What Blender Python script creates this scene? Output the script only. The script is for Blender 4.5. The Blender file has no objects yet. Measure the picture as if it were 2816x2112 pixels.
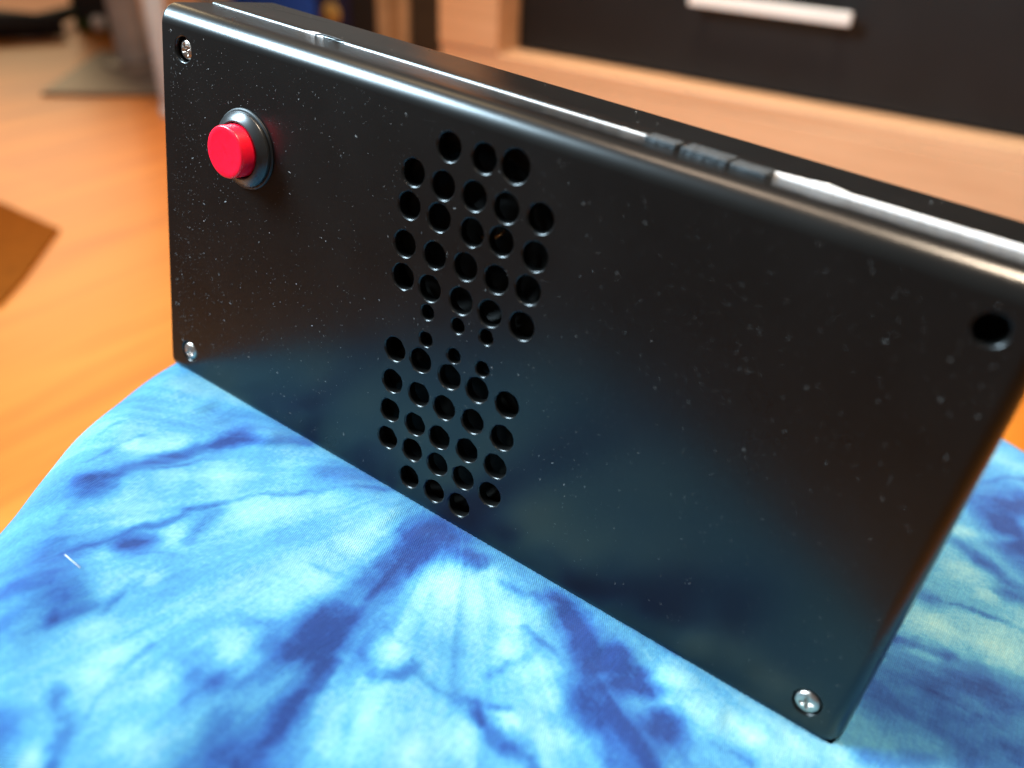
import bpy, math, random
import numpy as np
from mathutils import Vector, Matrix
from mathutils.geometry import delaunay_2d_cdt

S = bpy.context.scene
COL = S.collection
R = math.radians

# ------------------------------------------------------------------ camera, world, lights
ROT = np.array([[0.8252, 0.5637, 0.0367], [0.3299, -0.4282, -0.8413], [-0.4586, 0.7063, -0.5393]])   # rows: right, down, forward
U_, _, V_ = np.linalg.svd(ROT); ROT = U_ @ V_
EYE = (0.1968, -0.1273, 0.4304)
cam_d = bpy.data.cameras.new('camera'); cam = bpy.data.objects.new('camera', cam_d); COL.objects.link(cam)
cam_d.sensor_fit = 'HORIZONTAL'; cam_d.sensor_width = 36.0; cam_d.lens = 29.755
cam_d.clip_start = 0.005; cam_d.clip_end = 100
mw = Matrix.Identity(4)
for i in range(3):
    mw[i][0] = ROT[0][i]; mw[i][1] = -ROT[1][i]; mw[i][2] = -ROT[2][i]; mw[i][3] = EYE[i]
cam.matrix_world = mw
cam_d.dof.use_dof = True; cam_d.dof.focus_distance = 0.208; cam_d.dof.aperture_fstop = 7.8; cam_d.dof.aperture_blades = 0
S.camera = cam

W = bpy.data.worlds.new('World'); S.world = W; W.use_nodes = True
W.node_tree.nodes['Background'].inputs[0].default_value = (1.0, 0.92, 0.84, 1); W.node_tree.nodes['Background'].inputs[1].default_value = 0.19

def lamp(name, loc, target, size, power, color, size_y=None, spread=180):
    d = bpy.data.lights.new(name, 'AREA'); o = bpy.data.objects.new(name, d); COL.objects.link(o)
    d.energy = power; d.color = color; d.size = size; d.shape = 'DISK'
    if size_y: d.shape = 'RECTANGLE'; d.size_y = size_y
    d.spread = R(spread)
    o.location = loc
    o.rotation_euler = (Vector(target) - Vector(loc)).to_track_quat('-Z', 'Y').to_euler()
    return o
lamp('key_lamp', (-0.84, -0.43, 1.20), (0.12, 0, 0.33), 0.46, 20.5, (0.62, 0.85, 1.0), 0.62, spread=95)
lamp('ceiling_lamp', (0.40, 0.16, 1.45), (0.36, 0.16, 0), 0.15, 4.0, (1.0, 0.80, 0.60), spread=62)
lamp('floor_fill', (-1.25, 0.70, 1.9), (-1.25, 0.70, 0), 0.8, 9.5, (1.0, 0.70, 0.38), spread=95)  # added fill with no known source, brightens the floor and folders at left
lamp('cabinet_fill', (-0.25, 0.42, 2.1), (-0.25, 1.12, 0.1), 0.6, 12, (1.0, 0.74, 0.54), spread=80)  # another added fill, only there to brighten the cabinet front
lamp('far_lamp', (-3.7, 1.75, 1.35), (-0.9, 0.5, 0.0), 1.0, 20, (1.0, 0.74, 0.40), 0.7)

S.view_settings.view_transform = 'Standard'; S.view_settings.look = 'None'
S.view_settings.exposure = 0.0; S.view_settings.gamma = 1.0
S.cycles.use_denoising = True
S.cycles.max_bounces = 8

# ------------------------------------------------------------------ helpers
# the box and the top of the cushion lean about 8 degrees against the room: a frame of their own
LEAN = np.array([[0.9971, -0.0090, 0.0754], [0.0, 0.9929, 0.1187], [-0.0760, -0.1184, 0.9901]])
U_, _, V_ = np.linalg.svd(LEAN); LEAN = U_ @ V_
LIFT = np.array([0, 0, 0.30])
BASE = np.array([0.0945, 0.019, -0.009])          # middle of the box's underside, in the box's own frame

def new_obj(name, verts, faces, mat, parent=None, smooth=False):
    me = bpy.data.meshes.new(name)
    me.from_pydata([tuple(map(float, v)) for v in verts], [], [tuple(int(i) for i in f) for f in faces]); me.validate(); me.update()
    if smooth is True:
        me.polygons.foreach_set('use_smooth', [True] * len(me.polygons))
    elif smooth:
        me.polygons.foreach_set('use_smooth', list(smooth)[:len(me.polygons)])
    if mat: me.materials.append(mat)
    o = bpy.data.objects.new(name, me); COL.objects.link(o)
    if parent is not None: o.parent = parent
    return o

def tag(o, label, cat, group=None):
    o['label'] = label; o['category'] = cat
    if group: o['group'] = group
    return o

def empty(name, loc):
    o = bpy.data.objects.new(name, None); COL.objects.link(o); o.location = loc; o.empty_display_size = 0.02
    return o

class MB:
    def __init__(s): s.v = []; s.f = []; s.sm = []
    def add(s, v, f, sm=False):
        n = len(s.v); s.v += [tuple(p) for p in v]; s.f += [tuple(i + n for i in q) for q in f]; s.sm += [sm] * len(f)
    def build(s, name, mat, parent=None): return new_obj(name, s.v, s.f, mat, parent, s.sm)

def box_mesh(mb, lo, hi, bevel=0.0):
    """box with chamfered edges"""
    lo, hi = np.array(lo, float), np.array(hi, float); b = min(bevel, 0.45 * (hi - lo).min())
    if b <= 0:
        v = [(x, y, z) for x in (lo[0], hi[0]) for y in (lo[1], hi[1]) for z in (lo[2], hi[2])]
        mb.add(v, [(0, 1, 3, 2), (4, 6, 7, 5), (0, 4, 5, 1), (2, 3, 7, 6), (0, 2, 6, 4), (1, 5, 7, 3)]); return
    import bmesh
    bm = bmesh.new(); bmesh.ops.create_cube(bm, size=1.0)
    for v in bm.verts: v.co = Vector([(lo[i] + hi[i]) / 2 + v.co[i] * (hi[i] - lo[i]) for i in range(3)])
    bmesh.ops.bevel(bm, geom=bm.edges[:], offset=b, segments=2, profile=0.5, affect='EDGES')
    bm.verts.index_update()
    mb.add([v.co[:] for v in bm.verts], [[v.index for v in f.verts] for f in bm.faces]); bm.free()

def lathe(mb, prof, center, n=48, axis='y', smooth=True, cap0=False, cap1=False):
    """prof: (radius, height along the axis); axis 'y' or 'z'"""
    cx, cy, cz = center; v = []; f = []
    for (r, h) in prof:
        for k in range(n):
            a = 2 * math.pi * k / n
            if axis == 'y': v.append((cx + r * math.cos(a), cy + h, cz + r * math.sin(a)))
            else: v.append((cx + r * math.cos(a), cy + r * math.sin(a), cz + h))
    for i in range(len(prof) - 1):
        for k in range(n):
            q = (i * n + k, i * n + (k + 1) % n, (i + 1) * n + (k + 1) % n, (i + 1) * n + k)
            f.append(q if axis == 'y' else q)
    mb.add(v, f, smooth)
    m = len(mb.v) - len(v)
    for flag, row in ((cap0, 0), (cap1, len(prof) - 1)):
        if flag: mb.f.append(tuple(m + row * n + k for k in range(n))); mb.sm.append(False)

def tube(mb, pts, r, n=8):
    pts = [Vector(p) for p in pts]; v = []; f = []
    for i, p in enumerate(pts):
        d = (pts[min(i + 1, len(pts) - 1)] - pts[max(i - 1, 0)]).normalized()
        a = d.orthogonal().normalized() if i == 0 else (a - d * a.dot(d)).normalized()
        b = d.cross(a)
        rr = r[i] if isinstance(r, (list, tuple)) else r
        for k in range(n):
            t = 2 * math.pi * k / n; v.append(tuple(p + a * rr * math.cos(t) + b * rr * math.sin(t)))
    for i in range(len(pts) - 1):
        for k in range(n): f.append((i * n + k, i * n + (k + 1) % n, (i + 1) * n + (k + 1) % n, (i + 1) * n + k))
    f.append(tuple(range(n))[::-1]); f.append(tuple((len(pts) - 1) * n + k for k in range(n)))
    mb.add(v, f, True)

# ------------------------------------------------------------------ materials
class NT:
    def __init__(s, name):
        s.m = bpy.data.materials.new(name); s.m.use_nodes = True; s.t = s.m.node_tree; s.p = s.t.nodes['Principled BSDF']
    def n(s, kind, **kw):
        nd = s.t.nodes.new(kind)
        for k, v in kw.items():
            if k.startswith('i_'):
                key = k[2:]; nd.inputs[int(key) if key.isdigit() else key.replace('_', ' ')].default_value = v
            else: setattr(nd, k, v)
        return nd
    def l(s, a, b): s.t.links.new(a, b)
    def math(s, op, a, b=None):
        nd = s.n('ShaderNodeMath', operation=op)
        for i, x in enumerate((a, b)):
            if x is None: continue
            if isinstance(x, (int, float)): nd.inputs[i].default_value = x
            else: s.l(x, nd.inputs[i])
        return nd.outputs[0]
    def ramp(s, fac, stops, interp='LINEAR'):
        nd = s.n('ShaderNodeValToRGB'); e = nd.color_ramp.elements; nd.color_ramp.interpolation = interp
        while len(e) < len(stops): e.new(0.5)
        for el, (p, c) in zip(e, stops): el.position = p; el.color = (*c, 1)
        s.l(fac, nd.inputs[0]); return nd.outputs[0]
    def bump(s, h, strength, dist):
        nd = s.n('ShaderNodeBump', i_Strength=strength, i_Distance=dist); s.l(h, nd.inputs['Height']); s.l(nd.outputs[0], s.p.inputs['Normal'])
    def noise(s, scale, detail=3.0, rough=0.5, vec=None, dist=0.0):
        nd = s.n('ShaderNodeTexNoise'); nd.inputs['Scale'].default_value = scale; nd.inputs['Detail'].default_value = detail
        nd.inputs['Roughness'].default_value = rough; nd.inputs['Distortion'].default_value = dist
        if vec is not None: s.l(vec, nd.inputs['Vector'])
        return nd.outputs['Fac']
    def obj(s, scale=None):
        tc = s.n('ShaderNodeTexCoord').outputs['Object']
        if scale is None: return tc
        mp = s.n('ShaderNodeMapping'); mp.inputs['Scale'].default_value = scale; s.l(tc, mp.inputs['Vector']); return mp.outputs[0]

def plain(name, col, rough=0.5, metal=0.0, spec=0.5, var=0.12, scale=40.0, bump=0.0, **kw):
    t = NT(name); p = t.p
    nz = t.noise(scale, 4.0, 0.6, t.obj())
    lo = tuple(c * (1 - var) for c in col); hi = tuple(min(1, c * (1 + var)) for c in col)
    t.l(t.ramp(nz, [(0.3, lo), (0.7, hi)]), p.inputs['Base Color'])
    rr = t.n('ShaderNodeMapRange', i_3=max(0.03, rough - 0.05), i_4=min(1, rough + 0.05)); t.l(nz, rr.inputs[0]); t.l(rr.outputs[0], p.inputs['Roughness'])
    p.inputs['Metallic'].default_value = metal; p.inputs['Specular IOR Level'].default_value = spec
    for k, v in kw.items(): p.inputs[k.replace('_', ' ')].default_value = v
    if bump: t.bump(nz, bump, 0.002)
    return t.m

M = {}
# satin black plastic: fine tooth and faint smears
t = NT('black_plastic')
sm = t.noise(38.0, 4.0, 0.6, t.obj()); fi = t.noise(2600.0, 2.0, 0.5, t.obj())
t.l(t.ramp(sm, [(0.3, (0.0030, 0.0028, 0.0026)), (0.75, (0.0052, 0.0047, 0.0043))]), t.p.inputs['Base Color'])
rr = t.n('ShaderNodeMapRange', i_3=0.25, i_4=0.32); t.l(sm, rr.inputs[0]); t.l(rr.outputs[0], t.p.inputs['Roughness'])
t.p.inputs['Specular IOR Level'].default_value = 0.52
t.bump(fi, 0.05, 0.0001)
M['plastic'] = t.m
M['dark_plastic'] = plain('dark_inner_plastic', (0.006, 0.006, 0.006), 0.5)
M['worn'] = plain('scraped_plastic', (0.66, 0.63, 0.62), 0.40, scale=900, var=0.12, bump=0.2)
M['rubber'] = plain('grey_black_rubber', (0.035, 0.040, 0.044), 0.6, scale=700, var=0.45, bump=0.35)
M['bezel'] = plain('bezel_plastic', (0.017, 0.018, 0.019), 0.30, spec=0.6, scale=200)
M['red'] = plain('red_button_plastic', (0.96, 0.006, 0.034), 0.30, spec=0.5, scale=500, var=0.05, Subsurface_Weight=0.35, Subsurface_Scale=0.002)
M['screw'] = plain('nickel_screw', (0.58, 0.49, 0.43), 0.34, metal=1.0, scale=1200, var=0.12, bump=0.15)
M['cone'] = plain('speaker_cone', (0.006, 0.005, 0.004), 0.5, spec=0.10, scale=90)
M['pcb'] = plain('circuit_board_green', (0.05, 0.16, 0.07), 0.4, scale=300)
M['copper'] = plain('copper_wire', (0.75, 0.33, 0.12), 0.3, metal=1.0, scale=300)
M['dust'] = plain('pale_dust', (0.25, 0.245, 0.24), 0.9, scale=3000, var=0.4)
M['lint'] = plain('pale_lint', (0.75, 0.74, 0.72), 0.8)

# ------------------------------------------------------------------ the setting: floor
t = NT('laminate_floor'); p = t.p
g = t.obj((26.0, 1.7, 1.0))
streak = t.noise(1.0, 5.0, 0.6, g, 0.6); fine = t.noise(6.0, 4.0, 0.65, g)
plk = t.n('ShaderNodeTexBrick', i_Scale=1.0, i_Mortar_Size=0.0012, i_Brick_Width=1.28, i_Row_Height=0.19, i_Bias=0.0); plk.offset = 0.37
mp = t.n('ShaderNodeMapping'); mp.inputs['Rotation'].default_value = (0, 0, R(90)); t.l(t.obj(), mp.inputs['Vector']); t.l(mp.outputs[0], plk.inputs['Vector'])
plk.inputs['Color1'].default_value = (0.34, 0.34, 0.34, 1); plk.inputs['Color2'].default_value = (0.66, 0.66, 0.66, 1); plk.inputs['Mortar'].default_value = (0.0, 0.0, 0.0, 1)
mix = t.math('ADD', t.math('MULTIPLY', streak, 0.62), t.math('MULTIPLY', fine, 0.22)); mix = t.math('ADD', mix, t.math('MULTIPLY', plk.outputs['Color'], 0.20))
t.l(t.ramp(mix, [(0.30, (0.27, 0.068, 0.005)), (0.50, (0.48, 0.142, 0.011)), (0.72, (0.60, 0.215, 0.024))]), p.inputs['Base Color'])
p.inputs['Roughness'].default_value = 0.40; p.inputs['Specular IOR Level'].default_value = 0.5
t.bump(fine, 0.08, 0.001)
fl = new_obj('floor', [(-9, -7, 0), (9, -7, 0), (9, 9, 0), (-9, 9, 0)], [(0, 1, 2, 3)], t.m); fl['kind'] = 'structure'

# ------------------------------------------------------------------ black plastic box
box = empty('electronics_box', LEAN @ BASE + LIFT)
mrot = Matrix([list(map(float, r)) for r in LEAN]); box.rotation_euler = mrot.to_euler()
tag(box, 'black plastic box with a red button and round speaker holes, standing on the cushion', 'plastic box')
def B(v): return [tuple(np.array(q, float) - BASE) for q in v]
def part(mb, name, mat, parent=box):
    mb.v = B(mb.v); return mb.build(name, mat, parent)

X0, X1, Z0, Z1, RB = -0.009, 0.198, -0.009, 0.0945, 0.0046
HOLES = [(0.08354,0.08398,0.00298),(0.09252,0.08410,0.00299),(0.10008,0.08466,0.00335),(0.07508,0.07610,0.00292),(0.08325,0.07567,0.00301),(0.09143,0.07585,0.00304),(0.09953,0.07586,0.00307),(0.10784,0.07635,0.00303),(0.07491,0.06864,0.00299),(0.08326,0.06851,0.00302),(0.09217,0.06809,0.00300),(0.09962,0.06866,0.00305),(0.10821,0.06834,0.00305),(0.07483,0.05962,0.00300),(0.08338,0.05983,0.00301),(0.09182,0.06017,0.00303),(0.10006,0.06019,0.00303),(0.10802,0.06079,0.00306),(0.07537,0.05181,0.00302),(0.08321,0.05176,0.00301),(0.09200,0.05206,0.00304),(0.09991,0.05211,0.00296),(0.08346,0.04586,0.00176),(0.10819,0.05240,0.00307),(0.09218,0.04595,0.00176),(0.09999,0.04633,0.00177),(0.08398,0.03912,0.00180),(0.09228,0.03828,0.00176),(0.10038,0.03843,0.00178),(0.07538,0.03286,0.00300),(0.08324,0.03317,0.00300),(0.09200,0.03266,0.00300),(0.09996,0.03272,0.00299),(0.10828,0.03272,0.00304),(0.07569,0.02409,0.00298),(0.08401,0.02421,0.00298),(0.09177,0.02404,0.00302),(0.10013,0.02425,0.00298),(0.10860,0.02391,0.00303),(0.07595,0.01583,0.00297),(0.08407,0.01557,0.00294),(0.09167,0.01545,0.00296),(0.09995,0.01592,0.00300),(0.10825,0.01573,0.00303),(0.07617,0.00768,0.00294),(0.08420,0.00795,0.00296),(0.09229,0.00782,0.00294),(0.10017,0.00794,0.00303),(0.10822,0.00747,0.00303),(0.08435,-0.00031,0.00293),(0.09246,-0.00035,0.00298),(0.10030,-0.00030,0.00307)]
SCREWS = [(0.0, 0.085, 0.0029), (0.0, 0.0, 0.0029), (0.1893, 0.0, 0.0029), (0.1893, 0.085, 0.0027)]
BUT = (0.0228, 0.0665)

def rrect(x0, x1, z0, z1, r, n=8, rl=None):
    """rounded rectangle; r may be smaller in x on the left side (rl)"""
    rl = r if rl is None else rl
    out = []
    for cx, cz, a0, rx in ((x1 - r, z0 + r, -90, r), (x1 - r, z1 - r, 0, r), (x0 + rl, z1 - r, 90, rl), (x0 + rl, z0 + r, 180, rl)):
        for k in range(n + 1):
            a = R(a0 + 90.0 * k / n); out.append((cx + rx * math.cos(a), cz + r * math.sin(a)))
    return out
RL, RT, RR_, RBOT = 0.0013, RB, 0.0036, 0.0036      # rounding of the left, top, right and bottom edges

def front_cover():
    mb = MB(); C0 = 0.0008
    outer = rrect(X0 + RL, X1 - RR_, Z0 + RBOT, Z1 - RT, C0)
    no = len(outer)
    pts = [Vector(q) for q in outer]; edges = [(i, (i + 1) % no) for i in range(no)]
    rings = []
    holes = [(x, z, r, 40) for x, z, r in HOLES] + [(x, z, r, 40) for x, z, r in SCREWS] + [(BUT[0], BUT[1], 0.0078, 48)]
    for hx, hz, r, n in holes:
        ro = r + 0.00045; i0 = len(pts)
        for k in range(n):
            a = 2 * math.pi * k / n; pts.append(Vector((hx + ro * math.cos(a), hz + ro * math.sin(a))))
        edges += [(i0 + k, i0 + (k + 1) % n) for k in range(n)]
        rings.append((i0, n, hx, hz, r))
    # a loose lattice of extra points keeps the triangles compact
    for ix in range(1, 26):
        for iz in range(1, 13):
            x = X0 + RL + (X1 - X0 - RL - RR_) * ix / 26; z = Z0 + RBOT + (Z1 - Z0 - RBOT - RT) * iz / 13
            if all((x - h[0]) ** 2 + (z - h[1]) ** 2 > (h[2] + 0.0016) ** 2 for h in holes): pts.append(Vector((x, z)))
    vo, _, fo, ov, _, _ = delaunay_2d_cdt(pts, edges, [], 0, 1e-7)
    remap = {}
    for new, olds in enumerate(ov):
        for o_ in olds: remap[o_] = new
    keep = []
    for f in fo:
        c = sum((vo[i] for i in f), Vector((0, 0))) / len(f)
        if any((c.x - h[0]) ** 2 + (c.y - h[1]) ** 2 < (h[2] + 0.0002) ** 2 for h in holes): continue
        
        a, b, d = vo[f[0]], vo[f[1]], vo[f[2]]
        keep.append(tuple(f) if (b - a).cross(d - a) > 0 else tuple(f)[::-1])
    mb.add([(q.x, 0, q.y) for q in vo], keep, False)
    def ring(prev, coords, y):
        i0 = len(mb.v); mb.v += [(x, y, z) for x, z in coords]; n = len(coords)
        for k in range(n):
            mb.f.append((prev[k], prev[(k + 1) % n], i0 + (k + 1) % n, i0 + k)[::-1]); mb.sm.append(True)
        return [i0 + k for k in range(n)]
    for i0, n, hx, hz, r in rings:
        prev = [remap[i0 + k] for k in range(n)]
        for rad, y in ((r + 0.00030, 0.00003), (r + 0.00012, 0.00018), (r, 0.00045), (r, 0.0010), (r, 0.0023)):
            prev = ring(prev, [(hx + rad * math.cos(2 * math.pi * k / n), hz + rad * math.sin(2 * math.pi * k / n)) for k in range(n)], y)
    prev = [remap[k] for k in range(no)]
    N = 12
    for k in range(1, N + 1):
        a = R(90.0 * k / N); o = math.sin(a)
        prev = ring(prev, rrect(X0 + RL * (1 - o), X1 - RR_ * (1 - o), Z0 + RBOT * (1 - o), Z1 - RT * (1 - o), C0 + 0.0030 * o, rl=C0 + 0.0006 * o), RB * (1 - math.cos(a)))
    for y in (0.006, 0.0141): prev = ring(prev, rrect(X0, X1, Z0, Z1, C0 + 0.0030, rl=C0 + 0.0006), y)
    for o, y in ((0.0002, 0.01435), (0.0005, 0.0145), (0.0018, 0.0145), (0.0019, 0.004)):
        prev = ring(prev, rrect(X0 + o, X1 - o, Z0 + o, Z1 - o, C0 + 0.0030 - o, rl=max(0.0002, C0 + 0.0006 - o)), y)
    return mb
part(front_cover(), 'front_cover', M['plastic'])

def back_shell():
    mb = MB(); C0 = 0.0048; d = 0.00015
    x0, x1, z0, z1 = X0 + d, X1 - d, Z0 + d, 0.0949
    prev = None; RR = 0.0035; YB = 0.0385
    loops = [(0.0018, 0.0040), (0.0018, 0.0150), (0.0005, 0.0150), (0.0001, 0.0152), (0.0, 0.0155), (0.0, 0.022), (0.0, YB - RR)]
    for k in range(1, 9):
        a = R(90 * k / 8); loops.append((RR * (1 - math.cos(a)), YB - RR + RR * math.sin(a)))
    for o, y in loops:
        c = rrect(x0 + o, x1 - o, z0 + o, z1 - o, max(0.0008, C0 - o), rl=max(0.0004, 0.0016 - o)); i0 = len(mb.v); mb.v += [(x, y, z) for x, z in c]; n = len(c)
        if prev is not None:
            for k in range(n): mb.f.append((prev + k, i0 + k, i0 + (k + 1) % n, prev + (k + 1) % n)); mb.sm.append(y > 0.0151)
        prev = i0
    mb.f.append(tuple(prev + k for k in range(n))[::-1]); mb.sm.append(False)
    return mb
part(back_shell(), 'back_shell', M['plastic'])

# scraped pale edge of the back shell, standing up behind the cover's lip
rng = random.Random(4)
def worn(xs):
    mb = MB(); n = 90; v = []; f = []
    for i in range(n + 1):
        x = xs[0][0] + (xs[-1][0] - xs[0][0]) * i / n
        h = float(np.interp(x, [a[0] for a in xs], [a[1] for a in xs])) + rng.uniform(-0.00004, 0.00005)
        e = (h - 0.0940); v += [(x, 0.01455, 0.0938), (x, 0.01475 + 0.30 * e + rng.uniform(0, 0.00006), h - 0.00022), (x, 0.0150 + 0.35 * e, h), (x, 0.0151 + 0.4 * e, h), (x, 0.0160, 0.0938)]
    for i in range(n):
        for k in range(4): f.append((5 * i + k, 5 * (i + 1) + k, 5 * (i + 1) + k + 1, 5 * i + k + 1))
    mb.add(v, f, False); return mb
part(worn([(-0.006, 0.09445), (0.0, 0.09456), (0.0177, 0.09458), (0.025, 0.09472), (0.030, 0.0950), (0.0322, 0.0950)]), 'worn_edge', M['worn'])
part(worn([(0.0390, 0.0946), (0.042, 0.09462), (0.0773, 0.09466), (0.10, 0.09472), (0.1203, 0.0948)]), 'worn_edge', M['worn'])
part(worn([(0.1460, 0.0950), (0.150, 0.09515), (0.1525, 0.0953), (0.1555, 0.0955), (0.1575, 0.09535), (0.1600, 0.09502), (0.165, 0.09508), (0.178, 0.0951), (0.1935, 0.0952)]), 'worn_edge', M['worn'])
mb = MB(); tube(mb, [(0.0305, 0.0140, 0.0947), (0.0325, 0.0143, 0.0951), (0.035, 0.0146, 0.0951), (0.0375, 0.0152, 0.0949), (0.0400, 0.0158, 0.0947)], 0.00022); part(mb, 'wire_end', M['rubber'])
for x0, x1, y0, y1, h in ((0.1210, 0.1277, 0.0106, 0.0149, 0.0955), (0.1292, 0.1386, 0.0094, 0.0151, 0.0957), (0.1388, 0.1460, 0.0098, 0.0148, 0.09535)):
    mb = MB(); box_mesh(mb, (x0, y0, 0.0939), (x1, y1, h), 0.0003); part(mb, 'rubber_pad', M['rubber'])
mb = MB(); mb.add([(-0.004, 0.0262, 0.09492), (0.010, 0.0286, 0.09492), (0.022, 0.0312, 0.09492), (0.010, 0.0292, 0.09492)], [(0, 1, 2, 3)]); part(mb, 'hairline_crack', M['dark_plastic'])

# screws: three driven in, one hole left empty
def screw(x, z, depth, turn):
    mb = MB(); v = []; f = []; NR, NA, r = 14, 56, 0.00255
    for i in range(NR + 1):
        q = r * i / NR
        for k in range(NA):
            a = 2 * math.pi * k / NA; lx, lz = q * math.cos(a - turn), q * math.sin(a - turn)
            y = -0.00085 * (1 - (q / r) ** 2) ** 0.5 + 0.0002
            slot = max(0.0, 1 - (min(abs(lx), abs(lz)) / 0.00040) ** 3) if q < 0.00155 else 0.0
            y += slot * 0.0009 * (1 - (q / 0.0017) ** 2)
            v.append((x + q * math.cos(a), depth + y, z + q * math.sin(a)))
    for i in range(NR):
        for k in range(NA): f.append((i * NA + k, i * NA + (k + 1) % NA, (i + 1) * NA + (k + 1) % NA, (i + 1) * NA + k)[::-1])
    mb.add(v, f, True)
    lathe(mb, [(r, 0.0002), (r, 0.0012), (0.0013, 0.0016)], (x, depth, z), 40)
    return mb
for (x, z, r), dep, tr in zip(SCREWS, (0.0013, 0.0003, 0.0002), (0.5, 1.0, 0.35)): part(screw(x, z, dep, tr), 'screw', M['screw'])
for x, z, r in SCREWS:
    mb = MB(); lathe(mb, [(r + 0.0001, 0.0022), (r + 0.00005, 0.0058), (r * 0.75, 0.0062), (r * 0.72, 0.0105), (0.0002, 0.0108)], (x, 0, z), 36); part(mb, 'screw_boss', M['plastic'])

# push button
mb = MB(); bx, bz = BUT
lathe(mb, [(0.0098, -0.00002), (0.0097, -0.0004), (0.0093, -0.0005), (0.0090, -0.0005)], (bx, 0, bz), 72)
seal = mb
bz_mb = MB(); lathe(bz_mb, [(0.0091, -0.0003), (0.00915, -0.0011), (0.0090, -0.0014), (0.0071, -0.0027), (0.0068, -0.0028), (0.00665, -0.0026), (0.00665, 0.004), (0.0077, 0.0042)], (bx, 0, bz), 72)
bezel = part(bz_mb, 'button_bezel', M['bezel'])
def sub(mb, name, mat, parent):
    o = part(mb, name, mat, parent); return o
sub(seal, 'button_seal', M['dark_plastic'], bezel)
mb = MB(); lathe(mb, [(0.0063, 0.0035), (0.0063, -0.0060), (0.00618, -0.0063), (0.0059, -0.00645), (0.0050, -0.00638), (0.0030, -0.00628), (0.0001, -0.00625)], (bx, 0, bz), 72)
sub(mb, 'button_cap', M['red'], bezel)

# inside, glimpsed through the holes
for cz in (0.066, 0.0155):
    mb = MB(); lathe(mb, [(0.0235, 0.0036), (0.0215, 0.0032), (0.0205, 0.0042), (0.0195, 0.0035), (0.0180, 0.0052), (0.0085, 0.0105), (0.0078, 0.0092), (0.0004, 0.0080)], (0.092, 0, cz), 56); part(mb, 'speaker', M['cone'])
mb = MB(); box_mesh(mb, (0.086, 0.0052, 0.0332), (0.100, 0.0140, 0.0340), 0.0); part(mb, 'circuit_board', M['pcb'])
mb = MB(); tube(mb, [(0.076, 0.004, 0.034), (0.080, 0.0065, 0.0312), (0.086, 0.008, 0.029)], 0.0004); part(mb, 'wire', M['copper'])
mb = MB(); tube(mb, [(0.0985, 0.0035, 0.026), (0.1015, 0.0045, 0.0248), (0.1025, 0.0050, 0.0225)], 0.0003); part(mb, 'wire', M['copper'])
mb = MB(); tube(mb, [(0.0925, 0.0035, 0.0665), (0.0955, 0.0045, 0.0672), (0.097, 0.0055, 0.069)], 0.0004); part(mb, 'wire', M['copper'])

mb = MB(); box_mesh(mb, (X0 + 0.002, 0.0125, Z0 + 0.002), (X1 - 0.002, 0.0135, Z1 - 0.002)); part(mb, 'light_blocker', M['dark_plastic'])  # unseen plate added to stop light leaking in behind the holes

# dust: small flakes and fibres lying on the plastic
mb = MB(); rng = random.Random(11); holes = [(h[0], h[1], h[2]) for h in HOLES] + [(s[0], s[1], 0.003) for s in SCREWS] + [(bx, bz, 0.0098)]
cnt = 0
while cnt < 3000:
    u = rng.random()
    x = X0 + 0.004 + (X1 - X0 - 0.008) * (u ** 1.4); z = Z0 + 0.005 + (Z1 - Z0 - 0.010) * rng.random() ** 0.85
    if rng.random() < 0.10: x = X0 + 0.0035 + abs(rng.gauss(0, 0.012)); z = Z0 + 0.006 + (Z1 - Z0 - 0.012) * rng.random()
    if any((x - h[0]) ** 2 + (z - h[1]) ** 2 < (h[2] + 0.0004) ** 2 for h in holes) or not X0 + 0.0032 < x < X1 - 0.004: continue
    s = min(0.00022 if x < 0.09 else 0.00010, (0.000038 if x < 0.06 else 0.000030) * math.exp(abs(rng.gauss(0, 0.58)))); L = s * (1 if rng.random() < 0.8 else rng.uniform(1.8, 3.6)); a = rng.uniform(0, math.pi); b = rng.uniform(-0.5, 0.5)
    dx, dz = math.cos(a), math.sin(a); px, pz = -dz, dx
    q = [(x + dx * L * k + px * s * m * 0.8, -0.00003 - (0.5 * s if m == 0 else 0), z + dz * L * k + pz * s * m * 0.8) for k, m in ((-1, -.3), (-.2, -1), (1, -.4), (.8, .6), (-.5, .9), (0, 0))]
    mb.add(q, [(0, 1, 5), (1, 2, 5), (2, 3, 5), (3, 4, 5), (4, 0, 5)]); cnt += 1
for i in range(90):
    x = rng.uniform(X0 + 0.003, X1 - 0.004); y = rng.uniform(0.005, 0.036); z = Z1 + 0.00002 if y < 0.0143 else 0.0949 + 0.00003; s = min(0.0002, 0.00004 * math.exp(abs(rng.gauss(0, 0.6))))
    if 0.0141 < y < 0.0158: continue
    mb.add([(x - s, y, z), (x, y - s * 1.5, z), (x + s, y, z), (x, y, z + s), ], [(0, 1, 3), (1, 2, 3), (2, 0, 3)])
d = part(mb, 'dust', M['dust']); d['kind'] = 'stuff'

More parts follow.
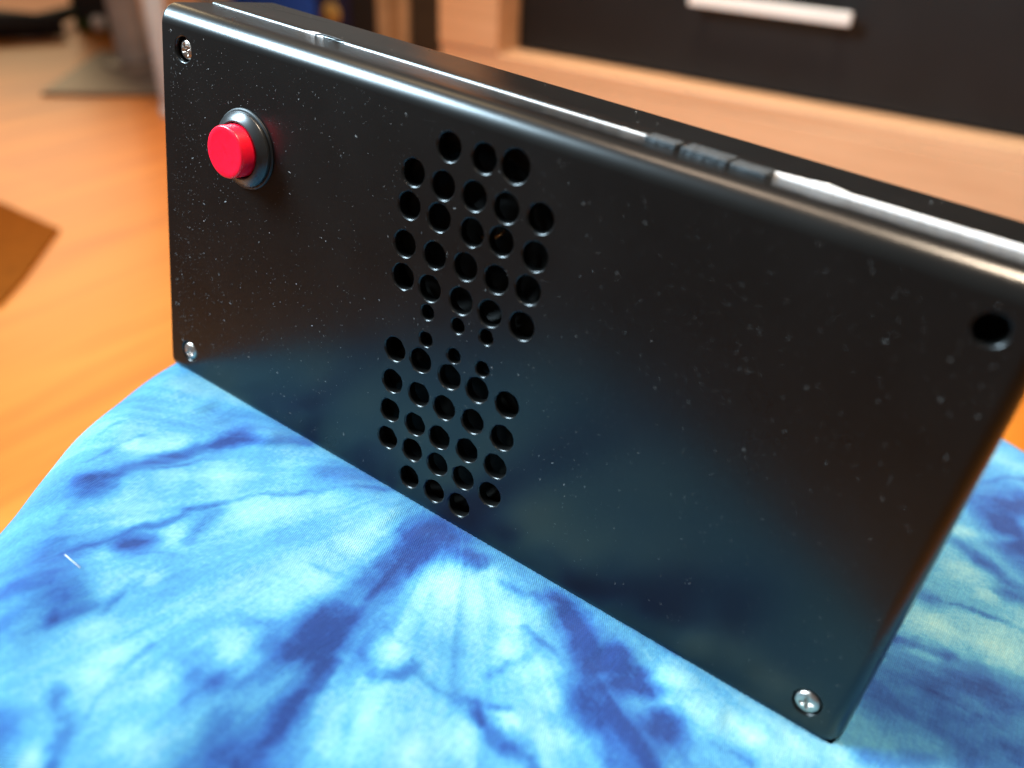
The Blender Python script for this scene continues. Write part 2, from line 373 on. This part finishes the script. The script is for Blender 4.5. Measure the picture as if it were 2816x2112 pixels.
# ------------------------------------------------------------------ tie-dyed cushion
DYE=[(0.62,21,[(265,-522,-71),(280,-477,-70),(293,-389,-70),(308,-299,-70),(326,-208,-70),(360,-139,-70),(413,-101,-70),(491,-12,-70)]),(0.6,39,[(355,-186,-70),(352,-123,-70)]),(0.5,29,[(299,-519,-70),(298,-487,-70)]),(0.45,9,[(317,-405,-70),(336,-324,-70),(366,-256,-70),(413,-211,-70)]),(0.3,8,[(186,-461,-77),(181,-370,-70),(196,-292,-70)]),(0.25,8,[(110,-374,-81),(104,-297,-72)]),(0.3,13,[(334,-615,-71),(314,-554,-70),(319,-516,-70)]),(0.6,12,[(456,-683,-70),(464,-611,-70),(488,-527,-70),(510,-454,-70),(527,-385,-70),(540,-342,-70)]),(0.45,8,[(540,-342,-70),(567,-288,-70),(633,-194,-70),(707,-95,-70),(770,-26,-70)]),(0.55,38,[(516,-573,-70),(530,-562,-70)]),(0.35,18,[(558,-351,-70),(574,-418,-70),(595,-470,-70)]),(0.35,8,[(563,-571,-70),(615,-532,-70)]),(0.5,50,[(494,-721,-70),(559,-769,-70)]),(0.5,16,[(552,-774,-70),(618,-817,-70)]),(0.4,30,[(498,-791,-71),(480,-820,-79),(468,-836,-87)]),(0.35,16,[(549,-808,-70),(557,-850,-72),(577,-892,-77)]),(0.3,26,[(386,-657,-70),(447,-713,-70)]),(0.85,47,[(979,-52,-70),(994,-163,-70),(1005,-281,-70),(1011,-386,-70),(1017,-476,-70)]),(0.8,47,[(1018,-465,-70),(1010,-556,-70)]),(0.5,28,[(1010,-556,-70),(1009,-638,-70),(995,-703,-70)]),(0.8,65,[(980,-96,-70),(1004,-67,-70)]),(0.7,50,[(1014,-506,-70),(1024,-479,-70)]),(0.75,27,[(1080,-528,-70),(1092,-594,-70),(1109,-660,-70),(1126,-725,-70),(1123,-792,-70)]),(0.7,55,[(1109,-758,-70),(1135,-786,-70)]),(0.45,33,[(975,-704,-70),(1041,-763,-70),(1089,-820,-70)]),(0.4,17,[(845,-618,-70),(863,-564,-70),(922,-536,-70),(952,-501,-70)]),(0.3,11,[(852,-622,-70),(937,-684,-70),(983,-697,-70)]),(0.22,11,[(987,-325,-70),(924,-322,-70),(867,-344,-70)]),(0.6,15,[(766,-895,-70),(806,-917,-70),(847,-918,-70),(870,-951,-70),(900,-985,-70)]),(0.45,6,[(802,-711,-70),(806,-757,-70),(840,-842,-70),(861,-905,-70),(859,-935,-70)]),(0.4,38,[(761,-972,-70),(787,-1002,-72)]),(0.25,8,[(646,-734,-70),(638,-655,-70),(641,-621,-70)]),(0.45,12,[(1107,-459,-70),(1144,-475,-70),(1182,-470,-70),(1209,-450,-70),(1208,-410,-70)]),(0.3,8,[(1160,-392,-70),(1121,-384,-70),(1095,-371,-70)]),(0.3,7,[(1102,-291,-70),(1161,-321,-70)]),(0.5,21,[(1353,-408,-70),(1403,-433,-70),(1462,-444,-70)]),(0.35,10,[(1338,-415,-70),(1409,-359,-70)]),(0.3,10,[(1208,-410,-70),(1281,-422,-70),(1353,-408,-70)]),(0.35,18,[(927,-710,-70),(981,-778,-70),(1050,-845,-70)]),(0.3,9,[(1128,-608,-70),(1159,-696,-70),(1181,-741,-70)]),(0.6,34,[(1064,-78,-70),(1120,-67,-70)]),(0.4,12,[(1210,-86,-70),(1265,-84,-70),(1327,-40,-70)]),(0.8,36,[(1339,-44,-70),(1399,-68,-70),(1442,-110,-70),(1484,-138,-70)]),(0.85,42,[(1484,-138,-70),(1529,-106,-70)]),(0.75,47,[(1493,-193,-70),(1537,-236,-70),(1573,-258,-70)]),(0.8,41,[(1563,-176,-70),(1584,-143,-70)]),(0.85,65,[(1638,-252,-70),(1686,-295,-70)]),(0.6,20,[(1599,-300,-70),(1631,-350,-70)]),(0.55,17,[(1348,-407,-70),(1393,-432,-70),(1439,-444,-70),(1487,-435,-70),(1515,-452,-70)]),(0.35,5,[(1140,-332,-70),(1184,-352,-70)]),(0.3,6,[(1372,-402,-70),(1397,-367,-70),(1425,-360,-70)]),(0.3,11,[(1317,-163,-70),(1396,-180,-70),(1444,-203,-70)]),(0.25,11,[(1332,-320,-70),(1345,-266,-70),(1364,-241,-70)]),(0.65,24,[(1524,-98,-70),(1567,-90,-70),(1593,-131,-70)]),(0.8,44,[(1663,-205,-70),(1692,-204,-70)]),(0.5,20,[(1584,20,-70),(1619,14,-70)]),(0.4,42,[(1680,-287,-70),(1738,-253,-70)]),(0.45,61,[(2232,194,-70),(2342,277,-70)]),(0.25,22,[(2018,18,-70),(2147,116,-70)]),(0.3,14,[(1785,-154,-70),(1838,-150,-70)]),(0.85,69,[(2139,1267,-70),(2231,1369,-70)]),(0.85,64,[(2195,1192,-70),(2247,1108,-70),(2284,1046,-70)]),(0.8,7,[(2050,649,-70),(2132,688,-70),(2201,695,-70),(2276,707,-70),(2317,705,-70)]),(0.5,29,[(2031,646,-70),(2065,639,-70)]),(0.5,31,[(2096,963,-70),(2149,924,-70),(2216,894,-70),(2264,874,-70)]),(0.55,29,[(2029,435,-70),(2118,471,-70)]),(0.5,11,[(2079,1401,-70),(2217,1552,-70)]),(0.45,83,[(2017,219,-70),(2134,356,-70),(2234,435,-70)]),(0.4,64,[(2151,258,-70),(2255,376,-70)]),(0.35,35,[(2188,498,-70),(2296,524,-70)]),(0.5,39,[(2238,832,-70),(2304,847,-70)]),(-0.3,44,[(266,-319,-70)]),(-0.3,38,[(269,-272,-70)]),(-0.3,47,[(363,-438,-70)]),(-0.3,42,[(393,-371,-70)]),(-0.3,65,[(618,-295,-70)]),(-0.3,66,[(646,-241,-70)]),(-0.3,43,[(712,-148,-70)]),(-0.3,51,[(567,-131,-70)]),(-0.3,53,[(881,-147,-70)]),(-0.3,46,[(884,-233,-70)]),(-0.3,65,[(893,-367,-70)]),(-0.3,47,[(887,-444,-70)]),(-0.3,66,[(636,-678,-70)]),(-0.3,44,[(672,-754,-70)]),(-0.3,31,[(649,-616,-70)]),(-0.3,37,[(769,-777,-70)]),(-0.3,27,[(793,-825,-70)]),(-0.3,44,[(915,-619,-70)]),(-0.3,29,[(962,-635,-70)]),(-0.3,78,[(1205,-565,-70)]),(-0.3,53,[(1224,-628,-70)]),(-0.3,36,[(1317,-581,-70)]),(-0.3,72,[(1147,-177,-70)]),(-0.3,30,[(1150,-418,-70)]),(-0.3,34,[(-49,-303,-163)]),(-0.3,78,[(95,-59,-70)]),(-0.3,78,[(226,12,-70)]),(-0.3,68,[(475,-254,-70)]),(-0.3,45,[(463,-511,-70)]),(-0.3,28,[(546,-483,-70)]),(-0.3,32,[(212,-336,-70)]),(-0.3,18,[(1005,-738,-70)]),(-0.3,27,[(887,-773,-70)]),(-0.3,21,[(510,-621,-70)]),(-0.3,29,[(970,-884,-70)]),(-0.3,20,[(858,-1006,-70)]),(-0.3,40,[(1151,-212,-70)]),(-0.3,47,[(1295,-156,-70)]),(-0.3,30,[(1319,-231,-70)]),(-0.3,22,[(1137,-422,-70)]),(-0.3,40,[(1373,-495,-70)]),(-0.3,23,[(1426,-388,-70)]),(-0.3,50,[(1235,-554,-70)]),(-0.3,26,[(1416,-248,-70)]),(-0.3,29,[(1466,-277,-70)]),(-0.3,25,[(1147,-88,-70)]),(-0.3,27,[(1526,-358,-70)]),(-0.3,25,[(1097,-178,-70)]),(-0.28,31,[(1646,-54,-70)]),(-0.28,34,[(1714,-102,-70)]),(-0.28,26,[(1654,-150,-70)]),(-0.28,30,[(1823,-83,-70)]),(-0.28,33,[(1901,-68,-70)]),(-0.28,19,[(1590,-179,-70)]),(-0.28,30,[(2003,-2,-70)]),(-0.28,19,[(1772,-75,-70)]),(-0.32,50,[(2071,1045,-70)]),(-0.32,60,[(2110,839,-70)]),(-0.32,54,[(2099,553,-70)]),(-0.32,71,[(2214,584,-70)]),(-0.32,36,[(2182,1127,-70)]),(-0.32,50,[(2173,1614,-70)]),(-0.32,26,[(2172,783,-70)]),(-0.32,29,[(2077,420,-70)])]
LINT=[(0.0476,-0.0691,-0.0066),(0.0503,-0.0692,-0.0066),(0.0531,-0.0693,-0.0066)]
def vnoise(P, seed):
    rs = np.random.RandomState(seed); T = rs.rand(32, 32, 32)
    i = np.floor(P).astype(int); f = P - i; f = f * f * (3 - 2 * f); r = 0
    for a in (0, 1):
        for b in (0, 1):
            for c in (0, 1):
                w = (f[:, 0] if a else 1 - f[:, 0]) * (f[:, 1] if b else 1 - f[:, 1]) * (f[:, 2] if c else 1 - f[:, 2])
                r = r + w * T[(i[:, 0] + a) % 32, (i[:, 1] + b) % 32, (i[:, 2] + c) % 32]
    return r - 0.5
def fbm(P, seed, octs=4):
    r = 0; a = 1.0
    for k in range(octs): r = r + a * vnoise(P * 2 ** k + 3.7 * k, seed + k); a *= 0.55
    return r

def cushion():
    n = 560
    th, cx, cy, a, b, RR, rc, ex = 0.6355, 0.1472, 0.0385, 0.1771, 0.1772, 0.028, 0.1406, 1.7494
    zt = -0.0070
    s = np.linspace(-1, 1, n); s = np.sign(s) * np.abs(s) ** 0.92; A, Bt = np.meshgrid(s, s, indexing='ij')
    m = np.maximum(np.abs(A), np.abs(Bt)); mm = np.maximum(m, 1e-9)
    bs, bt = A / mm, Bt / mm; ai, bi = a - RR, b - RR
    px, py = bs * ai, bt * bi
    qx = np.clip(px, -(ai - rc), ai - rc); qy = np.clip(py, -(bi - rc), bi - rc)
    dx, dy = px - qx, py - qy; L = np.maximum(np.hypot(dx, dy), 1e-9); nx, ny = dx / L, dy / L
    ox, oy = qx + nx * rc, qy + ny * rc
    M0, M1 = .72, .92
    f = np.clip(m / M0, 0, 1); ang = np.clip((m - M0) / (M1 - M0), 0, 1) * np.pi / 2; down = np.clip((m - M1) / (1 - M1), 0, 1)
    lx = ox * f + nx * RR * np.sin(ang); ly = oy * f + ny * RR * np.sin(ang)
    ly = np.where(ly < -0.066, -0.066 + (ly + 0.066) * 0.36, ly)      # the front edge comes close to the box
    z = zt - RR * ex * (1 - np.cos(ang))
    x = cx + lx * np.cos(th) - ly * np.sin(th); y = cy + lx * np.sin(th) + ly * np.cos(th)
    P = np.stack([x.ravel(), y.ravel(), z.ravel()], 1)
    # soft creases and a lumpy filling
    w = fbm(P * np.array([22, 22, 22.]), 5, 3) * 0.0022
    fan = np.arctan2(P[:, 1] - 0.02, P[:, 0] - 0.09)
    rad = np.hypot(P[:, 0] - 0.09, P[:, 1] - 0.02)
    cre = np.sin(fan * 16 + fbm(P * 30, 9, 2) * 4) * 0.00045 * np.clip((rad - 0.03) / 0.06, 0, 1)
    near = np.clip(1 - np.maximum(np.maximum(X0 - P[:, 0], P[:, 0] - X1), np.maximum(0.0 - P[:, 1], P[:, 1] - 0.0385)) / 0.028, 0, 1)
    P[:, 2] += (w + cre) * (1 - near)
    # a soft swelling and small puckers along the line where the box presses in
    inx = np.clip(np.minimum(P[:, 0] - X0, X1 - P[:, 0]) / 0.02, 0, 1)
    pk = fbm(np.stack([P[:, 0] * 95, P[:, 1] * 30, P[:, 2] * 0], 1) + 4, 15, 3)
    P[:, 2] += inx * np.exp(-((P[:, 1] + 0.0085) / 0.0055) ** 2) * (0.0004 + 0.0016 * pk)
    # pressed down under the box
    under = (P[:, 0] > X0 + 0.001) & (P[:, 0] < X1 - 0.001) & (P[:, 1] > 0.0006) & (P[:, 1] < 0.0375)
    P[under, 2] = np.minimum(P[under, 2], -0.0070 - 0.0026 * np.clip((P[under, 1] - 0.0006) / 0.0025, 0, 1))
    # dye density
    Q = P + np.stack([fbm(P * 120, 21, 4), fbm(P * 120, 31, 4), fbm(P * 120, 41, 2) * 0.3], 1) * 0.0024
    Q = Q + np.stack([fbm(P * 700, 51, 2), fbm(P * 700, 61, 2), 0 * fan], 1) * 0.0008
    fanN = fbm(np.stack([fan * 7.0, rad * 11, rad * 0], 1) + 5, 71, 4)
    fan2 = fbm(np.stack([fan * 34.0, rad * 22, rad * 0], 1) + 9, 76, 4)
    rid = np.clip(1 - np.abs(fbm(np.stack([fan * 5.0, rad * 9, rad * 0], 1) + 2.5, 66, 3)) * 7, 0, 1) ** 2 * np.clip(fbm(Q * 26, 67, 2) * 3 + 0.3, 0, 1)
    D = 0.375 + rid * 0.13 + fbm(Q * 42, 81, 3) * 0.20 + fanN * 0.16 + fan2 * 0.11 * np.clip((rad - 0.035) / 0.045, 0.25, 1)
    mott = np.clip(0.86 + fbm(Q * 150, 91, 4) * 0.75, 0.35, 1.15)
    dark = np.zeros(len(P)); light = np.zeros(len(P))
    for inten, wd, pts in DYE:
        pt = np.array(pts, float) * 1e-4; sg = wd * 1e-4 * (1.05 if inten > 0 else 1.35)
        lo = pt.min(0) - sg * 2.6; hi = pt.max(0) + sg * 2.6
        k = np.where(((Q > lo) & (Q < hi)).all(1))[0]
        if len(k) == 0: continue
        q = Q[k]; dist = np.full(len(k), 1e9)
        if len(pt) == 1: dist = np.linalg.norm(q - pt[0], axis=1)
        for p0, p1 in zip(pt[:-1], pt[1:]):
            e = p1 - p0; tt = np.clip(((q - p0) @ e) / max(e @ e, 1e-12), 0, 1)
            dist = np.minimum(dist, np.linalg.norm(q - p0 - tt[:, None] * e, axis=1))
        g = np.exp(-(dist / sg) ** 2)
        if inten > 0 and wd < 16: inten *= 0.85
        if inten > 0: inten *= 0.88
        if inten > 0: dark[k] = np.maximum(dark[k], inten * g) + 0.25 * np.minimum(dark[k], inten * g)
        else: light[k] = np.maximum(light[k], -0.75 * inten * g)
    # creases of dye elsewhere (sides and back, out of the photograph's sight lines)
    dark = dark * mott * np.clip(1 + fan2 * 0.45, 0.5, 1.4)
    D = np.clip(D - light * (1 - np.clip(dark, 0, 1)) + dark * (1 - 0.25 * D), 0, 1)
    # to the room; the sides run straight down to the floor
    Wp = P @ LEAN.T + LIFT; dn = down.ravel()
    k = dn > 0; Wp[k, 2] = Wp[k, 2] * (1 - dn[k]) + 0.001 * dn[k]
    idx = np.arange(n * n).reshape(n, n)
    F = np.stack([idx[:-1, :-1], idx[1:, :-1], idx[1:, 1:], idx[:-1, 1:]], -1).reshape(-1, 4)
    me = bpy.data.meshes.new('cushion')
    me.vertices.add(n * n); me.vertices.foreach_set('co', Wp.astype(np.float32).ravel())
    nf = len(F); me.loops.add(nf * 4); me.polygons.add(nf)
    me.loops.foreach_set('vertex_index', F.astype(np.int32).ravel()); me.polygons.foreach_set('loop_start', np.arange(0, nf * 4, 4, dtype=np.int32)); me.polygons.foreach_set('loop_total', np.full(nf, 4, np.int32))
    me.polygons.foreach_set('use_smooth', np.ones(nf, bool)); me.update(); me.validate()
    at = me.attributes.new('dye', 'FLOAT', 'POINT'); at.data.foreach_set('value', D.astype(np.float32))
    return me

t = NT('tie_dyed_cotton'); p = t.p
at = t.n('ShaderNodeAttribute', attribute_name='dye')
oc = t.obj()
n1 = t.noise(900.0, 4.0, 0.65, oc); n2 = t.noise(170.0, 4.0, 0.6, oc)
dv = t.math('ADD', at.outputs['Fac'], t.math('MULTIPLY', t.math('SUBTRACT', n1, 0.5), 0.34))
dv = t.math('ADD', dv, t.math('MULTIPLY', t.math('SUBTRACT', n2, 0.5), 0.12))
dye = t.ramp(dv, [(0.00, (0.250, 0.411, 0.417)), (0.18, (0.150, 0.338, 0.408)), (0.36, (0.059, 0.226, 0.368)), (0.55, (0.029, 0.128, 0.301)), (0.78, (0.017, 0.068, 0.233)), (1.0, (0.010, 0.032, 0.141))])
# weave: two crossing sets of threads, about 0.45 mm apart
rot = t.n('ShaderNodeMapping'); rot.inputs['Rotation'].default_value = (0, 0, R(21)); t.l(oc, rot.inputs['Vector'])
sx = t.n('ShaderNodeSeparateXYZ'); t.l(rot.outputs[0], sx.inputs[0])
jit = t.math('MULTIPLY', t.math('SUBTRACT', t.noise(320.0, 2.0, 0.5, oc), 0.5), 3.0)
ka = 2 * math.pi / 0.00066
wa = t.math('SINE', t.math('ADD', t.math('MULTIPLY', sx.outputs['X'], ka), jit)); wb = t.math('SINE', t.math('ADD', t.math('MULTIPLY', sx.outputs['Y'], ka), jit))
weave = t.math('MULTIPLY', wa, wb)
slub = t.noise(1.0, 3.0, 0.6, t.obj((2200.0, 160.0, 200.0)))
h = t.math('ADD', t.math('MULTIPLY', weave, 0.5), t.math('MULTIPLY', slub, 1.2))
mixc = t.n('ShaderNodeMix', data_type='RGBA', blend_type='MULTIPLY'); mixc.inputs[0].default_value = 1.0
shade = t.n('ShaderNodeMapRange', i_1=-0.6, i_2=1.4, i_3=0.52, i_4=1.26); t.l(h, shade.inputs[0])
cmb = t.n('ShaderNodeCombineColor'); [t.l(shade.outputs[0], cmb.inputs[i]) for i in range(3)]
t.l(dye, mixc.inputs[6]); t.l(cmb.outputs[0], mixc.inputs[7]); t.l(mixc.outputs[2], p.inputs['Base Color'])
p.inputs['Roughness'].default_value = 0.9; p.inputs['Specular IOR Level'].default_value = 0.15
p.inputs['Sheen Weight'].default_value = 0.15; p.inputs['Sheen Roughness'].default_value = 0.4
t.bump(h, 0.5, 0.0003)
me = cushion(); me.materials.append(t.m)
cu = bpy.data.objects.new('cushion', me); COL.objects.link(cu)
tag(cu, 'blue and white tie-dyed cotton cushion under the black plastic box', 'cushion')
def lift(q): return tuple(LEAN @ np.array(q, float) + LIFT)
mb = MB(); tube(mb, [lift(np.array(q) + np.array([0, 0, 0.0012])) for q in LINT], 0.00008, 6); mb.build('lint_hair', M['lint'], cu)

# ------------------------------------------------------------------ things in the room behind, out of focus
M['steel'] = plain('brushed_steel', (0.15, 0.115, 0.095), 0.5, metal=0.3, scale=30, var=0.2)
M['tube_steel'] = plain('satin_tube_steel', (0.36, 0.34, 0.33), 0.42, metal=0.15, scale=30, var=0.15)
M['pale_metal'] = plain('pale_grey_metal', (0.52, 0.62, 0.78), 0.5, metal=0.0, scale=20, var=0.1)
M['black'] = plain('matt_black', (0.010, 0.009, 0.009), 0.6)
M['charcoal'] = plain('black_drawer_laminate', (0.007, 0.007, 0.0075), 0.5, spec=0.3, scale=8, var=0.2)
M['green'] = plain('dark_green_plastic', (0.05, 0.10, 0.015), 0.5, scale=10)
M['white'] = plain('white_lacquer', (0.80, 0.82, 0.80), 0.35, scale=10, var=0.05)
M['blue'] = plain('bright_blue_card', (0.02, 0.12, 0.72), 0.45, scale=12)
M['navy'] = plain('navy_card', (0.012, 0.014, 0.06), 0.5, scale=12)
M['gold'] = plain('gold_print', (0.60, 0.40, 0.12), 0.4, metal=0.3)
M['beige'] = plain('beige_card', (0.50, 0.34, 0.20), 0.7, scale=14, var=0.2)
M['tan'] = plain('tan_card', (0.36, 0.22, 0.11), 0.7, scale=14, var=0.2)
M['brown'] = plain('brown_card_gap_shade', (0.035, 0.024, 0.014), 0.7, scale=14, var=0.25)  # brown folder, darkened so it also carries the shaded gap by the cabinet
t = NT('alder_veneer'); g = t.obj((3.0, 60.0, 60.0)); nz = t.noise(1.0, 5.0, 0.6, g, 0.4)
t.l(t.ramp(nz, [(0.3, (0.56, 0.33, 0.18)), (0.7, (0.68, 0.43, 0.25))]), t.p.inputs['Base Color']); t.p.inputs['Roughness'].default_value = 0.42
M['wood'] = t.m

tb = empty('pedestal_table', (-1.4862, 0.9633, 0)); tag(tb, 'steel table pedestal with square foot plate on the wood floor, left of the box', 'table pedestal')
d1 = np.array([0.762, 0.648]); d2 = np.array([-0.648, 0.762]); L0 = np.array([-1.4236, 0.721]); sz = 0.36
def loc(o, v): return [tuple(np.array(q) - np.array(o.location)) for q in v]
mb = MB(); cor = [L0, L0 + d1 * sz, L0 + d1 * sz + d2 * sz, L0 + d2 * sz]
v = [(c[0], c[1], z) for z in (0.0005, 0.007) for c in cor]; mb.add(v, [(0, 3, 2, 1), (4, 5, 6, 7), (0, 1, 5, 4), (1, 2, 6, 5), (2, 3, 7, 6), (3, 0, 4, 7)]); mb.v = loc(tb, mb.v); mb.build('foot_plate', M['steel'], tb)
mb = MB(); lathe(mb, [(0.060, 0.0075), (0.058, 0.012), (0.036, 0.020)], (0, 0, 0), 40, 'z'); mb.build('collar', M['steel'], tb)
mb = MB(); lathe(mb, [(0.031, 0.010), (0.031, 0.70)], (0, 0, 0), 40, 'z', cap1=True); mb.build('column', M['tube_steel'], tb)
mb = MB(); box_mesh(mb, (-0.30, -0.30, 0.70), (0.30, 0.30, 0.725), 0.004); mb.build('tabletop', M['wood'], tb)
mb = MB(); lathe(mb, [(0.002, -0.016), (0.012, -0.012), (0.016, 0), (0.012, 0.012), (0.002, 0.016)], (-0.040, -0.035, 0.088), 20, 'z'); mb.build('knob', M['tube_steel'], tb)

st = empty('floor_stand', (-1.148, 0.800, 0)); tag(st, 'slim pale grey metal stand on the floor, just left of the box corner', 'stand')
mb = MB(); lathe(mb, [(0.0165, 0.001), (0.0165, 0.75)], (0, 0, 0), 32, 'z', cap1=True); mb.build('pole', M['pale_metal'], st)
mb = MB(); lathe(mb, [(0.0195, 0.0), (0.0195, 0.012), (0.0165, 0.016)], (0, 0, 0), 32, 'z'); mb.build('foot', M['pale_metal'], st)

ch = empty('chair_base', (-1.93, 0.955, 0)); tag(ch, 'dark chair base on the floor at the far left edge', 'chair base')
mb = MB(); tube(mb, [(-0.10, -0.14, 0.03), (-0.03, -0.03, 0.034), (0.06, 0.09, 0.026)], [0.03, 0.034, 0.022], 12); mb.build('caster', M['black'], ch)
mb = MB(); tube(mb, [(0.0, 0.03, 0.026), (-0.05, 0.16, 0.03), (-0.11, 0.30, 0.036)], [0.020, 0.017, 0.012], 10); mb.build('leg', M['black'], ch)
mb = MB(); tube(mb, [(-0.11, 0.30, 0.036), (-0.11, 0.30, 0.30)], 0.022, 12); mb.build('post', M['black'], ch)

gb = empty('waste_bin', (-1.90, 1.175, 0)); tag(gb, 'dark green and black bin standing behind the steel table pedestal', 'bin'); gb.rotation_euler = (0, 0, R(34))
mb = MB(); box_mesh(mb, (-0.058, -0.050, 0.0), (0.058, 0.050, 0.36), 0.012); mb.build('body', M['green'], gb)
mb = MB(); box_mesh(mb, (-0.046, -0.056, 0.030), (0.062, -0.0502, 0.34), 0.002); mb.build('front_panel', M['black'], gb)

# upright card folders and boxes, in a row left of the cabinet
a0 = np.array([-1.8243, 1.3913]); u = np.array([0.98616, 0.16576])
row = [(0.005, 0.117, 0.24, 'white', 'folder', 'white upright folder left of the blue one, behind the box', 'folder'),
       (0.119, 0.376, 0.26, 'blue', 'storage_box', 'bright blue box standing behind the left end of the black box', 'box'),
       (0.379, 0.477, 0.25, 'navy', 'folder', 'dark navy folder with a round gold emblem, beside the blue box', 'folder'),
       (0.480, 0.549, 0.27, 'black', 'folder', 'plain black folder between the navy and the beige ones', 'folder'),
       (0.553, 0.640, 0.28, 'beige', 'folder', 'wide beige folder left of the narrow brown one', 'folder'),
       (0.645, 0.745, 0.28, 'brown', 'folder', 'dark brown folder with the shadow gap beside the wooden cabinet side painted in', 'folder')]
for s0, s1, hgt, mat, nm, lab, cat in row:
    c = a0 + u * (s0 + s1) / 2; o = empty(nm, (c[0], c[1], 0)); o.rotation_euler = (0, 0, math.atan2(u[1], u[0])); tag(o, lab, cat)
    w = (s1 - s0) / 2; mb = MB(); box_mesh(mb, (-w, 0.0, 0.0), (w, 0.22, hgt), 0.006 if w < 0.09 else 0.01); mb.build('cover', M[mat], o)
    if mat == 'navy': mb = MB(); lathe(mb, [(0.026, 0.0), (0.025, -0.002), (0.001, -0.0021)], (-0.002, -0.0002, 0.062), 28); mb.build('emblem', M['gold'], o)
    if mat in ('beige', 'white'): mb = MB(); box_mesh(mb, (-w * 0.2, -0.0012, 0.02), (w * 0.55, -0.0002, hgt - 0.02), 0.0); mb.build('spine_label', M['white' if mat == 'white' else 'tan'], o)

cb = empty('drawer_cabinet', (0.0, 0.975, 0)); tag(cb, 'wooden cabinet with a recessed black drawer front and a white bar handle, behind the box', 'cabinet')
def cabpart(lo, hi, bev, name, mat, parent=cb):
    mb = MB(); box_mesh(mb, lo, hi, bev); return mb.build(name, mat, parent)
cabpart((-0.683, 0.0, 0.0), (0.90, 0.018, 0.140), 0.001, 'plinth', M['wood'])
cabpart((-0.682, 0.0015, 0.1405), (0.90, 0.42, 0.160), 0.002, 'bottom_panel', M['wood'])
cabpart((-0.683, -0.0005, 0.1605), (-0.571, 0.42, 0.80), 0.002, 'side_panel', M['wood'])
cabpart((-0.683, -0.0005, 0.801), (0.90, 0.42, 0.822), 0.003, 'top_panel', M['wood'])
cabpart((-0.570, 0.40, 0.161), (0.90, 0.41, 0.80), 0.0, 'back_panel', M['charcoal'])
dr = cabpart((-0.568, 0.052, 0.163), (0.90, 0.070, 0.44), 0.0015, 'drawer_front', M['charcoal'])
cabpart((-0.568, 0.052, 0.444), (0.90, 0.070, 0.798), 0.0015, 'drawer_front', M['charcoal'])
cabpart((-0.286, 0.024, 0.2585), (-0.076, 0.032, 0.2735), 0.0015, 'handle', M['white'], dr)
for hx in (-0.27, -0.092): cabpart((hx - 0.004, 0.0315, 0.261), (hx + 0.004, 0.0525, 0.271), 0.0008, 'handle_post', M['white'], dr)

mt = empty('floor_patch', (-0.82, 0.33, 0)); tag(mt, 'thin dark brown patch on the wood floor at the left edge', 'mat')  # thin dark brown sheet making a darker patch on the floor
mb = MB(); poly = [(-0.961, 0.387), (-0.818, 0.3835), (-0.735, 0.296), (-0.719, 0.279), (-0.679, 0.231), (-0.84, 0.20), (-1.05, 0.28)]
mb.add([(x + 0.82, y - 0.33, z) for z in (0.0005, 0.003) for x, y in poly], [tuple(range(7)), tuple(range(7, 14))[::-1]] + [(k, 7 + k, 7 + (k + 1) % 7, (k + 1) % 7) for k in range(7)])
mb.build('sheet', plain('dark_brown_patch', (0.21, 0.066, 0.008), 0.95, spec=0.05, scale=60), mt)
